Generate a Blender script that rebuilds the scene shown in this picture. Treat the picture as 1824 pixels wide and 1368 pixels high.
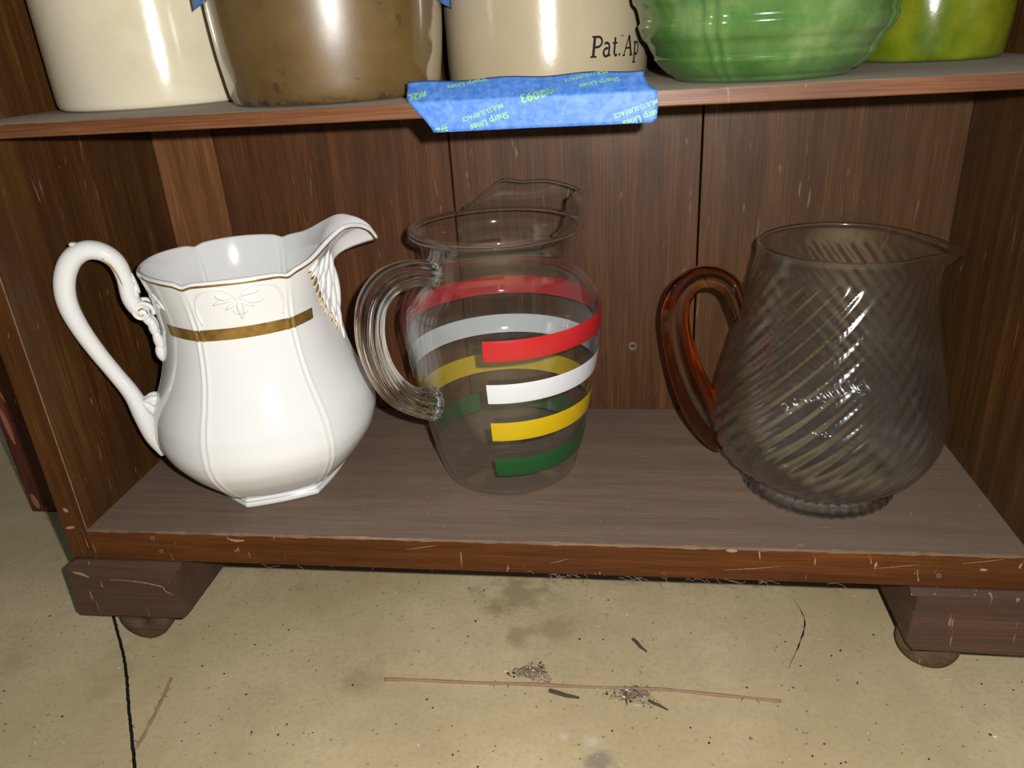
import bpy, bmesh, math, random
import numpy as np
from mathutils import Vector, Matrix
from math import sin, cos, pi, radians, degrees, exp, hypot, atan2, sqrt

sc = bpy.context.scene
for o in list(bpy.data.objects):
    bpy.data.objects.remove(o, do_unlink=True)
C = sc.collection

# ------------------------------------------------------------------ camera
cam_d = bpy.data.cameras.new('camera'); cam_d.sensor_width = 36.0; cam_d.lens = 27.003
cam_d.clip_start = 0.01
cam = bpy.data.objects.new('camera', cam_d); C.objects.link(cam)
CP = Vector((0.385523, -0.422638, 0.312772))
CR = Vector((0.990629, 0.123993, -0.057269)); CU = Vector((0.000135, 0.418416, 0.908256)); CF = Vector((-0.13658, 0.899752, -0.414478))
M = Matrix.Identity(4)
for i in range(3):
    M[i][0] = CR[i]; M[i][1] = CU[i]; M[i][2] = -CF[i]; M[i][3] = CP[i]
cam.matrix_world = M
sc.camera = cam

# ------------------------------------------------------------------ world, lights, exposure
w = bpy.data.worlds.new('room_ambient'); sc.world = w; w.use_nodes = True
bg = w.node_tree.nodes['Background']; bg.inputs[0].default_value = (0.90, 1.0, 0.93, 1); bg.inputs[1].default_value = 0.125
fl = bpy.data.lights.new('camera_flash_offscreen', 'POINT'); fl.energy = 15.8; fl.shadow_soft_size = 0.004; fl.color = (1.0, 0.975, 0.94)
flo = bpy.data.objects.new('camera_flash_offscreen', fl); C.objects.link(flo); flo.location = (0.408012, -0.412626, 0.327094)
sc.view_settings.view_transform = 'Standard'; sc.view_settings.look = 'None'
sc.view_settings.exposure = 0.0; sc.view_settings.gamma = 1.0; sc.view_settings.use_curve_mapping = False

# ------------------------------------------------------------------ sizes (metres)
W, D, H = 0.64, 0.20244, 0.27425          # inner width, inner depth, clear height under the second shelf
T1, T2, TP = 0.0252, 0.00805, 0.0187      # bottom shelf, second shelf, side panel thickness
ZS = H + T2                               # top of second shelf
ZF = -0.108                               # floor
ZTOP = 0.585

# ------------------------------------------------------------------ object helpers
def link(name, me, mats=(), parent=None, loc=None, smooth=False):
    o = bpy.data.objects.new(name, me); C.objects.link(o)
    for m in (mats if isinstance(mats, (list, tuple)) else [mats]):
        me.materials.append(m)
    if parent is not None: o.parent = parent
    if loc is not None: o.location = loc
    if smooth:
        for p in me.polygons: p.use_smooth = True
    return o
def mesh(name, vs, fs, mats=(), parent=None, loc=None, smooth=False, mi=None):
    me = bpy.data.meshes.new(name); me.from_pydata([tuple(v) for v in vs], [], fs); me.update()
    o = link(name, me, mats, parent, loc, smooth)
    if mi is not None:
        for p, k in zip(me.polygons, mi): p.material_index = k
    return o
def tag(o, label=None, cat=None, group=None, kind=None):
    if label: o['label'] = label
    if cat: o['category'] = cat
    if group: o['group'] = group
    if kind: o['kind'] = kind
    return o
def thing(name, loc, label, cat, group=None):
    o = bpy.data.objects.new(name, None); C.objects.link(o); o.location = loc; o.empty_display_size = 0.02
    return tag(o, label, cat, group)
def grid_faces(nu, nv, closed_u=True, off=0):
    fs = []
    for j in range(nv - 1):
        for i in range(nu if closed_u else nu - 1):
            a = off + j*nu + i; b = off + j*nu + (i+1) % nu
            fs.append((a, b, b+nu, a+nu))
    return fs
def box(name, lo, hi, mats, parent=None, bevel=0.0008, seg=2, facemat=None, jitter=0):
    bm = bmesh.new()
    bmesh.ops.create_cube(bm, size=1)
    for v in bm.verts:
        for k in range(3): v.co[k] = lo[k] + (v.co[k]+.5)*(hi[k]-lo[k])
    if bevel: bmesh.ops.bevel(bm, geom=list(bm.edges), offset=bevel, segments=seg, affect='EDGES', profile=.5)
    me = bpy.data.meshes.new(name); bm.to_mesh(me); bm.free()
    o = link(name, me, mats, parent)
    if facemat:
        for p in me.polygons: p.material_index = facemat(p)
    return o
def cr(pts, n):
    """Catmull-Rom resample of a polyline (any dimension)."""
    P = [np.array(p, float) for p in pts]; P = [2*P[0]-P[1]] + P + [2*P[-1]-P[-2]]
    out = []; m = len(P)-3
    for k in range(n):
        t = k/(n-1)*m; i = min(int(t), m-1); t -= i
        a, b, c, d = P[i:i+4]
        out.append(.5*((2*b)+(-a+c)*t+(2*a-5*b+4*c-d)*t*t+(-a+3*b-3*c+d)*t**3))
    return out
def tube(path, radii, sides=16, shape=None, caps=True):
    """Sweep: path list of 3D points, radii list of (a,b) half sizes; shape(k, ang) multiplies the radius. Returns verts, faces."""
    P = [Vector(p) for p in path]; n = len(P); vs = []; fs = []
    T = [(P[min(i+1, n-1)]-P[max(i-1, 0)]).normalized() for i in range(n)]
    N = T[0].orthogonal().normalized()
    ref = getattr(tube, 'ref', None)
    for i in range(n):
        if ref is not None: N = ref - T[i]*ref.dot(T[i])
        else: N = N - T[i]*N.dot(T[i])
        N.normalize(); B = T[i].cross(N)
        ra, rb = radii[i] if isinstance(radii[i], (tuple, list, np.ndarray)) else (radii[i], radii[i])
        for k in range(sides):
            a = 2*pi*k/sides; s = shape(i, a) if shape else 1
            vs.append(P[i] + N*(ra*cos(a)*s) + B*(rb*sin(a)*s))
    fs = grid_faces(sides, n)
    if caps:
        vs.append(P[0]-T[0]*min(.3*np.min(radii[0]), .002)); c0 = len(vs)-1
        vs.append(P[-1]+T[-1]*min(.3*np.min(radii[-1]), .002)); c1 = len(vs)-1
        for k in range(sides):
            fs.append((c0, (k+1) % sides, k)); b = (n-1)*sides
            fs.append((c1, b+k, b+(k+1) % sides))
    return vs, fs
def interp(x, xs, ys): return float(np.interp(x, xs, ys))
def smooth_interp(xs, ys):
    """monotone cubic (PCHIP) interpolation"""
    xs = np.array(xs, float); ys = np.array(ys, float); h = np.diff(xs); dl = np.diff(ys)/h
    d = np.zeros(len(xs)); d[0] = dl[0]; d[-1] = dl[-1]
    for i in range(1, len(xs)-1):
        if dl[i-1]*dl[i] > 0:
            w1 = 2*h[i]+h[i-1]; w2 = h[i]+2*h[i-1]; d[i] = (w1+w2)/(w1/dl[i-1]+w2/dl[i])
    def f(x):
        x = min(max(x, xs[0]), xs[-1]); i = min(int(np.searchsorted(xs, x, side='right'))-1, len(xs)-2)
        t = (x-xs[i])/h[i]
        return float((1+2*t)*(1-t)**2*ys[i]+t*(1-t)**2*h[i]*d[i]+t*t*(3-2*t)*ys[i+1]+t*t*(t-1)*h[i]*d[i+1])
    return f

# ------------------------------------------------------------------ material helpers
class NT:
    def __init__(s, name):
        s.m = bpy.data.materials.new(name); s.m.use_nodes = True; s.t = s.m.node_tree; s.t.nodes.clear()
        s.out = s.n('ShaderNodeOutputMaterial')
    def n(s, typ, **kw):
        nd = s.t.nodes.new(typ)
        for k, v in kw.items():
            if k.startswith('_'): setattr(nd, k[1:], v)
            else: s.set(nd, k, v)
        return nd
    def set(s, nd, k, v):
        key = int(k[1:]) if k[0] == 'i' and k[1:].isdigit() else k.replace('__', ' ')
        inp = nd.inputs[key]
        if isinstance(v, bpy.types.NodeSocket): s.t.links.new(v, inp)
        else: inp.default_value = v
    def coords(s, scale=(1, 1, 1), rot=(0, 0, 0), loc=(0, 0, 0)):
        tc = s.n('ShaderNodeTexCoord'); mp = s.n('ShaderNodeMapping', Scale=scale, Rotation=rot, Location=loc)
        s.t.links.new(tc.outputs['Object'], mp.inputs['Vector']); return mp.outputs[0]
    def noise(s, vec, scale, detail=4, rough=.55, dist=0):
        return s.n('ShaderNodeTexNoise', Vector=vec, Scale=scale, Detail=detail, Roughness=rough, Distortion=dist).outputs[0]
    def ramp(s, fac, stops):
        r = s.n('ShaderNodeValToRGB', Fac=fac); e = r.color_ramp.elements
        while len(e) < len(stops): e.new(.5)
        for k, (p, c) in enumerate(stops):
            e[k].position = p; e[k].color = (*c, 1) if len(c) == 3 else c
        return r.outputs[0]
    def mix(s, fac, a, b, mode='MIX'):
        m = s.n('ShaderNodeMix', _data_type='RGBA', _blend_type=mode)
        for k, v in ((0, fac), (6, a), (7, b)):
            if isinstance(v, bpy.types.NodeSocket): s.t.links.new(v, m.inputs[k])
            else: m.inputs[k].default_value = v if k == 0 else (*v, 1)[:4]
        return m.outputs[2]
    def math(s, op, a, b=0.0, clamp=False):
        m = s.n('ShaderNodeMath', _operation=op, _use_clamp=clamp)
        for k, v in ((0, a), (1, b)):
            if isinstance(v, bpy.types.NodeSocket): s.t.links.new(v, m.inputs[k])
            else: m.inputs[k].default_value = v
        return m.outputs[0]
    def bump(s, h, strength=.3, dist=.001):
        return s.n('ShaderNodeBump', Height=h, Strength=strength, Distance=dist).outputs[0]
    def principled(s, **kw):
        p = s.n('ShaderNodeBsdfPrincipled', **kw); s.t.links.new(p.outputs[0], s.out.inputs[0]); return p
    def surface(s, sock): s.t.links.new(sock, s.out.inputs[0])
BW = lambda v: (v, v, v)

def wood(name, dark, light, axis='z', rough=.5, seed=0., dust=None, dust_amt=0., scr=.5, gs=1., spec=.28, chip=None):
    """stained wood: grain stretched along an axis; optional dust film colour; pale scratches and chips"""
    n = NT(name)
    st = {'x': (1.2, 26, 26), 'y': (26, 1.2, 26), 'z': (26, 26, 1.2)}[axis]
    v = n.coords(scale=tuple(k*gs for k in st), loc=(seed, seed*1.7, seed*.6))
    g1 = n.noise(v, 3.0, 6, .62, .6)
    v2 = n.coords(scale=tuple(k*gs*(9 if k > 2 else 4) for k in st), loc=(seed, 0, seed))
    g2 = n.noise(v2, 4.0, 3, .6)
    big = n.noise(n.coords(loc=(seed, seed, seed)), 9.0, 4, .6, .4)
    col = n.ramp(g1, [(.36, dark), (.64, light)])
    st2 = tuple(k*gs*(.45 if k > 2 else .8) for k in st); g3 = n.noise(n.coords(scale=st2, loc=(seed*3, seed, 2)), 5.0, 6, .68, .4)
    col = n.mix(n.ramp(g3, [(.46, BW(0)), (.70, BW(.5))]), col, tuple(k*.5 for k in dark))
    col = n.mix(n.ramp(g2, [(.38, BW(.6)), (.64, BW(0))]), col, tuple(k*.42 for k in dark))
    col = n.mix(n.ramp(big, [(.35, BW(0)), (.75, BW(.55))]), col, tuple(k*.55 for k in dark))
    if dust:
        dn = n.noise(n.coords(loc=(seed, 3, 1)), 30.0, 6, .7)
        col = n.mix(n.math('MULTIPLY', n.ramp(dn, [(.2, BW(.75)), (.8, BW(1))]), dust_amt), col, dust)
        sp = n.noise(n.coords(loc=(seed, 0, 0)), 330., 2, .5); lg = n.noise(n.coords(loc=(0, seed, 0)), 22., 3, .5)
        col = n.mix(n.math('MULTIPLY', n.ramp(sp, [(.74, BW(0)), (.79, BW(1))]), n.ramp(lg, [(.45, BW(0)), (.65, BW(.8))])), col, tuple(min(1, k*2.4) for k in dust))
    # pale scratches
    sv = n.coords(scale=(60, 60, 7), rot=(.5, .9, .3), loc=(seed*2, 0, 0))
    s1 = n.noise(sv, 3.0, 2, .5, 1.5)
    col = n.mix(n.math('MULTIPLY', n.ramp(s1, [(.70, BW(0)), (.74, BW(1))]), scr), col, chip or (.40, .27, .16))
    b = n.bump(n.math('ADD', n.math('MULTIPLY', g2, .6), g1), .25, .0006)
    n.principled(Base__Color=col, Roughness=n.ramp(big, [(.2, BW(rough-.08)), (.8, BW(rough+.15))]), Specular__IOR__Level=spec, Normal=b)
    return n.m

M_side = wood('stained_wood_sides', (0.0628, 0.0232, 0.0050), (0.1255, 0.0542, 0.0136), 'z', .48, 1.3, scr=.35)
M_edge = wood('stained_wood_front_edge', (0.0763, 0.0199, 0.0032), (0.1452, 0.0438, 0.0068), 'x', .38, 4.1, scr=.8)
M_edge2 = wood('orange_wood_shelf_edge', (0.1084, 0.0361, 0.0130), (0.1878, 0.0758, 0.0303), 'x', .45, 6.3, scr=.3)
M_stile = wood('stained_wood_panel_front', (0.0682, 0.0219, 0.0044), (0.1407, 0.0484, 0.0098), 'z', .4, 7.7, scr=.8)
M_dusty = wood('dusty_shelf_top', (0.1274, 0.0687, 0.0393), (0.2266, 0.1296, 0.0786), 'x', .7, 2.2, dust=(.200, .162, .134), dust_amt=.45, scr=.25, spec=.25)
M_dusty2 = wood('thick_dust_shelf_top', (0.3080, 0.2420, 0.1980), (0.4400, 0.3520, 0.2860), 'x', .8, 3.2, dust=(.48, .43, .37), dust_amt=.85, scr=.1, spec=.2)
M_foot = wood('stained_wood_foot', (0.0508, 0.0192, 0.0101), (0.1052, 0.0422, 0.0224), 'x', .5, 9.1, scr=.5, gs=.6, dust=(.11, .075, .06), dust_amt=.3)
M_wear = wood('worn_raw_wood_edge', (0.1800, 0.1080, 0.0630), (0.3060, 0.1980, 0.1260), 'x', .7, 5.5, scr=.3)
M_backs = [wood('back_board_orange', (0.1843, 0.0735, 0.0257), (0.3133, 0.1351, 0.0515), 'z', .5, 11.0, scr=.2),
           wood('back_board_red_brown', (0.0823, 0.0298, 0.0089), (0.1523, 0.0582, 0.0198), 'z', .46, 13.5, scr=.2),
           wood('back_board_brown', (0.0752, 0.0297, 0.0101), (0.1288, 0.0537, 0.0199), 'z', .46, 17.2, scr=.25),
           wood('back_board_umber', (0.0714, 0.0298, 0.0092), (0.1258, 0.0561, 0.0191), 'z', .46, 19.9, scr=.25)]
M_batten = wood('red_brown_chipped_paint', (.070, .018, .009), (.200, .052, .028), 'z', .5, 23., scr=1., chip=(.42, .18, .13))
M_wheel = wood('worn_caster_wood', (0.0910, 0.0525, 0.0280), (0.1680, 0.1015, 0.0595), 'x', .6, 29., scr=.5, gs=1.5)

def floor_mat():
    n = NT('tan_painted_concrete')
    v = n.coords()
    a = n.noise(v, 7.0, 6, .6); b = n.noise(v, 45.0, 5, .65); c = n.noise(v, 260.0, 3, .6)
    col = n.ramp(a, [(.38, (.41, .325, .180)), (.66, (.56, .455, .275))])
    col = n.mix(n.ramp(b, [(.35, BW(.35)), (.7, BW(0))]), col, (.38, .30, .185))
    col = n.mix(n.ramp(c, [(.3, BW(.3)), (.5, BW(0))]), col, (.26, .20, .13))
    st = n.noise(n.coords(loc=(4, 1, 0)), 16.0, 3, .5)
    col = n.mix(n.ramp(st, [(.64, BW(0)), (.78, BW(.35))]), col, (.24, .18, .11))
    sp = n.n('ShaderNodeTexVoronoi', Vector=n.coords(loc=(.3, .2, 0)), Scale=95.).outputs[0]
    col = n.mix(n.ramp(sp, [(.05, BW(.75)), (.10, BW(0))]), col, (.11, .08, .055))
    tc = n.n('ShaderNodeTexCoord').outputs['Object']
    for (x, y, r, k, c_) in [(.3005, .0733, .030, .6, (.22, .16, .09)), (.3080, .0250, .016, .5, (.20, .14, .08)), (.338, .038, .018, .4, (.21, .15, .09)), (.3712, -.0787, .011, .6, (.14, .125, .11)), (.20, -.02, .02, .35, (.22, .15, .09)), (.3506, -.0619, .005, .4, (.60, .58, .52)), (.369, -.064, .006, .35, (.60, .58, .52))]:
        ds = n.n('ShaderNodeVectorMath', _operation='DISTANCE', i0=tc, i1=(x, y, ZF)).outputs['Value']
        q = n.math('ADD', n.math('DIVIDE', ds, r*2), n.math('MULTIPLY', n.math('SUBTRACT', b, .5), 1.6))
        col = n.mix(n.ramp(q, [(.10, BW(k)), (.5, BW(0))]), col, c_)
    wsc = n.noise(n.coords(scale=(1, 2.2, 1), rot=(0, 0, .5), loc=(7, 2, 0)), 60., 3, .6)
    col = n.mix(n.ramp(wsc, [(.70, BW(0)), (.76, BW(.55))]), col, (.58, .54, .45))
    n.principled(Base__Color=col, Roughness=.75, Specular__IOR__Level=.25, Normal=n.bump(n.math('ADD', b, c), .2, .0008))
    return n.m
M_floor = floor_mat()
def plain(name, col, rough=.6, spec=.4, metal=0., var=.25, scale=60., coat=0.):
    n = NT(name); ns = n.noise(n.coords(), scale, 4, .6)
    c = n.mix(n.ramp(ns, [(.3, BW(var)), (.7, BW(0))]), col, tuple(k*.6 for k in col))
    n.principled(Base__Color=c, Roughness=rough, Specular__IOR__Level=spec, Metallic=metal, Coat__Weight=coat)
    return n.m
M_crack = plain('crack_dirt', (.012, .010, .007), .9, .1)

# ================================================================== SETTING: floor
fo = mesh('floor', [(-3, -3, ZF), (4, -3, ZF), (4, 4, ZF), (-3, 4, ZF), (-3, -3, ZF-.05), (4, -3, ZF-.05), (4, 4, ZF-.05), (-3, 4, ZF-.05)],
          [(0, 1, 2, 3), (4, 7, 6, 5), (0, 4, 5, 1), (1, 5, 6, 2), (2, 6, 7, 3), (3, 7, 4, 0)], M_floor)
tag(fo, 'tan painted concrete floor, cracked and dirty', 'floor', kind='structure')
def ribbon(name, pts, wid, mat, parent, n=60, seed=1, z=ZF+.0003, rag=.35):
    rnd = random.Random(seed); P = cr([(x, y) for x, y in pts], n); vs = []; fs = []
    for i, p in enumerate(P):
        t = P[min(i+1, n-1)]-P[max(i-1, 0)]; t /= np.linalg.norm(t); nn = np.array([-t[1], t[0]])
        ww = (wid(i/(n-1)) if callable(wid) else wid)
        j = nn*rnd.uniform(-rag, rag)*ww
        vs += [(*(p+nn*ww*.5*rnd.uniform(1-rag, 1+rag)+j), z), (*(p-nn*ww*.5*rnd.uniform(1-rag, 1+rag)+j), z)]
    for i in range(n-1): fs.append((2*i, 2*i+1, 2*i+3, 2*i+2))
    return mesh(name, vs, fs, mat, parent)
ribbon('floor_crack', [(-.030, .030), (-.0232, .0219), (.004, -.010), (.0192, -.0299), (.040, -.060), (.0735, -.1074), (.115, -.168), (.16, -.24)], .0022, M_crack, fo, 140, 3, rag=.10)
ribbon('floor_crack', [(.524, .082), (.527, .058), (.5185, .034), (.5055, .008)], lambda t: .0003+.0012*sin(pi*t)**2*(.6+.4*sin(t*37)), M_crack, fo, 80, 5, rag=.25)

# ================================================================== BOOKCASE
bc = thing('bookcase', (W/2, D/2, ZF), 'low stained-wood bookcase with dusty shelves, standing on block feet with wooden casters', 'bookcase')
OFF = Vector((-W/2, -D/2, -ZF))
def P(o):                                     # parent to bookcase keeping world placement
    o.parent = bc; o.location = OFF; return o
# bottom shelf: dusty top, stained front, worn arris
def shelf(name, z0, z1, mats, y0=0.0, wear=.0012):
    nx = 120; rnd = random.Random(7); vs = []; fs = []; mi = []
    wv = [wear*(.5+.9*abs(sin(i*.37)*cos(i*1.13))) for i in range(nx)]
    for i in range(nx):
        x = W*i/(nx-1)
        vs += [(x, D, z1), (x, y0+wv[i]*1.5, z1), (x, y0, z1-wv[i]), (x, y0, z0+.0006), (x, y0+.0006, z0), (x, D, z0)]
    for i in range(nx-1):
        a = 6*i; b = a+6
        for k in range(5):
            fs.append((a+k, a+k+1, b+k+1, b+k)); mi.append([0, 2, 1, 1, 1][k])
        fs.append((a+5, a, b, b+5)); mi.append(1)
    fs += [(0, 5, 4, 3, 2, 1), tuple(6*(nx-1)+k for k in range(6))]; mi += [1, 1]
    return P(mesh(name, vs, fs, mats, mi=mi))
shelf('shelf', -T1, 0.0, [M_dusty, M_edge, M_wear])['label'] = 'thick bottom shelf, dusty grey-brown top and red-brown front edge'
shelf('shelf', H, ZS, [M_dusty2, M_edge2, M_wear], wear=.0006)['label'] = 'thin second shelf with thick grey dust and orange-brown edge'
shelf('shelf', ZTOP-.03, ZTOP-.03+T2, [M_dusty2, M_edge2, M_wear], wear=.0006)  # unseen upper shelf, added to block ambient light from above
def side(x0, x1):
    return P(box('side_panel', (x0, 0, -T1), (x1, D+.044, ZTOP), [M_side, M_stile, M_wear], bevel=.0009,
                 facemat=lambda p: 1 if p.normal.y < -.9 else (0 if max(abs(p.normal.x), abs(p.normal.z), p.normal.y) > .95 else 2)))
side(-TP, 0.0); side(W, W+TP)
gx = [0.0, .0535, .252, .4496, W]
for k in range(4):
    a = gx[k] + (.0007 if k else -.004); b = gx[k+1] - (.0007 if k < 3 else -.004)
    P(box('back_board', (a, D+.0005*(k % 2), -T1), (b, D+.008, ZTOP), M_backs[k], bevel=.0005, seg=1))
P(box('added_gap_backing', (-.002, D+.038, -T1), (W+.002, D+.044, ZTOP), M_side, bevel=0))  # unseen sheet added behind the boards so the gaps between them stay dark
# nail and knot marks on the boards
M_nail = plain('nail_head', (.11, .085, .065), .55, .5, var=.5, scale=400)
def disc(name, c, nrm, r, h, mat, sides=14, dish=.5):
    n = Vector(nrm).normalized(); u = n.orthogonal().normalized(); v = n.cross(u); c = Vector(c); vs = []; fs = []
    for j, (rr, hh) in enumerate([(1, 0), (.9, h), (.55, h*.9), (.3, h*dish)]):
        vs += [c + (u*cos(2*pi*k/sides)+v*sin(2*pi*k/sides))*r*rr + n*hh for k in range(sides)]
    fs = grid_faces(sides, 4); fs.append(tuple(3*sides+k for k in range(sides)))
    return P(mesh(name, vs, fs, mat, smooth=True))
disc('nail', (.3982, D, .0607), (0, -1, 0), .0042, .0006, M_nail, dish=-.6)
disc('nail', (.0505, 0, -.0052), (0, -1, 0), .0020, .0004, M_nail, dish=-.8)
disc('nail', (.0545, 0, -.0165), (0, -1, 0), .0017, .0004, M_nail, dish=-.8)
disc('nail', (.588, 0, -.0165), (0, -1, 0), .0018, .0004, M_nail, dish=-.2)
# feet: prism profiles (x,z) run back in depth
def foot(prof, y0, y1):
    n = len(prof); b = .0035; zt = -T1
    cx = sum(p[0] for p in prof)/n; cz = sum(p[1] for p in prof)/n
    vs = [(cx+(x-cx)*.995, y0, min(z, zt-b)) for x, z in prof] + [(x, y0+b, z) for x, z in prof] + [(x, y1, z) for x, z in prof]
    fs = [tuple(range(n))[::-1], tuple(range(2*n, 3*n))]
    for r_ in range(2):
        for k in range(n):
            a = r_*n+k; c2 = r_*n+(k+1) % n; fs.append((a, c2, c2+n, a+n))
    return P(mesh('foot', vs, fs, M_foot))
def flat_line(name, pts, wd, y, mat, par, n_=40):
    P_ = cr(pts, n_); vs = []
    for i, p in enumerate(P_):
        t = P_[min(i+1, n_-1)]-P_[max(i-1, 0)]; t /= np.linalg.norm(t); k = wd*(.35+.65*sin(pi*i/(n_-1)))*(1+.3*sin(i*2.1))
        vs += [(p[0]-t[1]*k, y, p[1]+t[0]*k), (p[0]+t[1]*k, y, p[1]-t[0]*k)]
    o = mesh(name, vs, [(2*i, 2*i+1, 2*i+3, 2*i+2) for i in range(n_-1)], mat)
    if par is None: P(o)
    else: o.parent = par
    return o
def wheel(par, c, az, r, wdt):
    ax = Vector((cos(az), sin(az), 0)); u = Vector((0, 0, 1)); v = ax.cross(u); c = Vector(c); S = 36; vs = []
    prof = [(0.0, .0), (.25, .02), (.27, .08), (.78, .06), (.93, -.02), (1, -.22), (1, -.78), (.93, -.98), (.3, -1.05), (0.0, -1.)]
    for rr, dd in prof:
        vs += [c - ax*(dd*wdt) *-1 + (u*cos(2*pi*k/S)+v*sin(2*pi*k/S))*r*max(rr, .001) for k in range(S)]
    o = mesh('caster_wheel', vs, grid_faces(S, len(prof)), M_wheel, smooth=True); o.parent = par
    return o
fa = foot([(-.0148, -T1), (-.0222, -.0285), (-.0262, -.071), (-.0235, -.0745), (.0605, -.0745), (.0636, -.0725), (.0640, -.031), (.0690, -T1)][::-1], -.005, .185)
fb = foot([(.5712, -T1), (.5758, -.030), (.5738, -.067), (.5790, -.0735), (.660, -.0748), (.6635, -.071), (.6600, -.0285), (.6535, -T1)][::-1], -.005, .185)
M_pale = plain('raw_wood_crack', (.30, .22, .15), .8, .2, var=.5, scale=500); M_chip = plain('pink_bare_chip', (.36, .13, .09), .8, .2, var=.5, scale=300)
flat_line('split_line', [(.0098, -.0402), (.0302, -.0410), (.0497, -.0449), (.0521, -.0490), (.0581, -.0522)], .0005, -.00515, M_pale, fa)
flat_line('bare_chip', [(-.0185, -.0345), (-.0120, -.0362), (-.0065, -.0388)], .0014, -.00515, M_pale, fa)
flat_line('bare_chip', [(-.0125, .0190), (-.0095, .0160)], .0016, -.0002, M_pale, None, 12)
flat_line('bare_chip', [(-.0160, .0015), (-.0085, .0030)], .0012, -.0002, M_pale, None, 12)
flat_line('bare_chip', [(.4555, -.0012), (.4625, -.0014)], .0014, -.0003, M_pale, None, 14)
flat_line('bare_chip', [(.1090, -.0035), (.1150, -.0050), (.1220, -.0045)], .0010, -.0003, M_pale, None, 16)
flat_line('bare_chip', [(.6110, -.0105), (.6155, -.0105)], .0010, -.0003, M_pale, None, 10)
for k_, (xa, xb, za) in enumerate([(.455, .490, -.017), (.548, .575, -.012), (.60, .624, -.006), (.24, .262, -.008), (.34, .352, -.016)]):
    flat_line('scratch', [(xa, za), ((xa+xb)/2, za+.0018), (xb, za+.0042)], .00022, -.0003, M_pale, None, 24)
wheel(fa, (.0168, .0055, ZF+.0205), radians(-90), .0205, .016)
wheel(fb, (.5965, .0150, ZF+.0205), radians(-118), .0205, .018)
for fpar, x in ((fa, .02), (fb, .62)): wheel(fpar, (x, .165, ZF+.0205), radians(-90), .0205, .016)
for fpar, x in ((fa, .0168), (fb, .5990)):
    for y in (.014, .173):
        o = box('caster_socket', (x-.009, y-.0055, -.086), (x+.009, y+.0055, -.0735), M_nail, bevel=.001); o.parent = fpar

# chipped red-brown furniture leg standing on the floor beside the bookcase, a little behind its front
lg = thing('furniture_leg', (-.1825, .20, ZF), 'chipped red-brown wooden furniture leg standing on the floor beside the bookcase', 'furniture leg')
LO = -Vector((-.1825, .20, ZF))
o = box('post', (-.2145, .175, ZF), (-.1505, .225, .62), M_batten, lg, bevel=.0015); o.location = LO
for pts_, wd_ in (([(-.2075, .0130), (-.2060, -.0060), (-.2050, -.0280)], .0030), ([(-.2075, -.0860), (-.2060, -.0950), (-.2050, -.1035)], .0034), ([(-.2010, .030), (-.1985, .018)], .0012)):
    o = flat_line('bare_chip', pts_, wd_, .1747, M_chip, lg); o.location = LO

# ================================================================== SURFACES OF REVOLUTION with 2D normal-offset walls
def shell(rings_outer, nth, thick, zin, close_bottom=True):
    """rings_outer: function th -> list of (rho, z) from base edge to lip. Builds outer + inner wall + floor."""
    prof = []; n = None
    for k in range(nth):
        th = 2*pi*k/nth; o = rings_outer(th); n = len(o); inner = []
        for i in range(n):
            a = o[max(i-1, 0)]; b = o[min(i+1, n-1)]; tx, tz = b[0]-a[0], b[1]-a[1]; l = hypot(tx, tz) or 1
            nx, nz = -tz/l, tx/l
            inner.append((max(o[i][0]+nx*thick, .002), max(o[i][1]+nz*thick, zin)))
        # rounded lip between outer top and inner top
        (ro, zo), (ri, zi) = o[-1], inner[-1]; a = o[-2]; tx, tz = ro-a[0], zo-a[1]; l = hypot(tx, tz) or 1
        lip = ((ro+ri)/2+tx/l*thick*.45, (zo+zi)/2+tz/l*thick*.45)
        lip1 = (ro*.85+ri*.15+tx/l*thick*.33, zo*.85+zi*.15+tz/l*thick*.33); lip2 = (ro*.15+ri*.85+tx/l*thick*.33, zo*.15+zi*.85+tz/l*thick*.33)
        prof.append([(.0005, o[0][1]), (o[0][0]*.6, o[0][1])] + o + [lip1, lip, lip2] + inner[::-1] + [(inner[0][0]*.6, zin), (.0005, zin)])
    m = len(prof[0]); vs = []
    for j in range(m):
        for k in range(nth):
            th = 2*pi*k/nth; r, z = prof[k][j]; vs.append((r*cos(th), r*sin(th), z))
    return vs, grid_faces(nth, m), m
def angd(a): return (a+180) % 360-180

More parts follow.
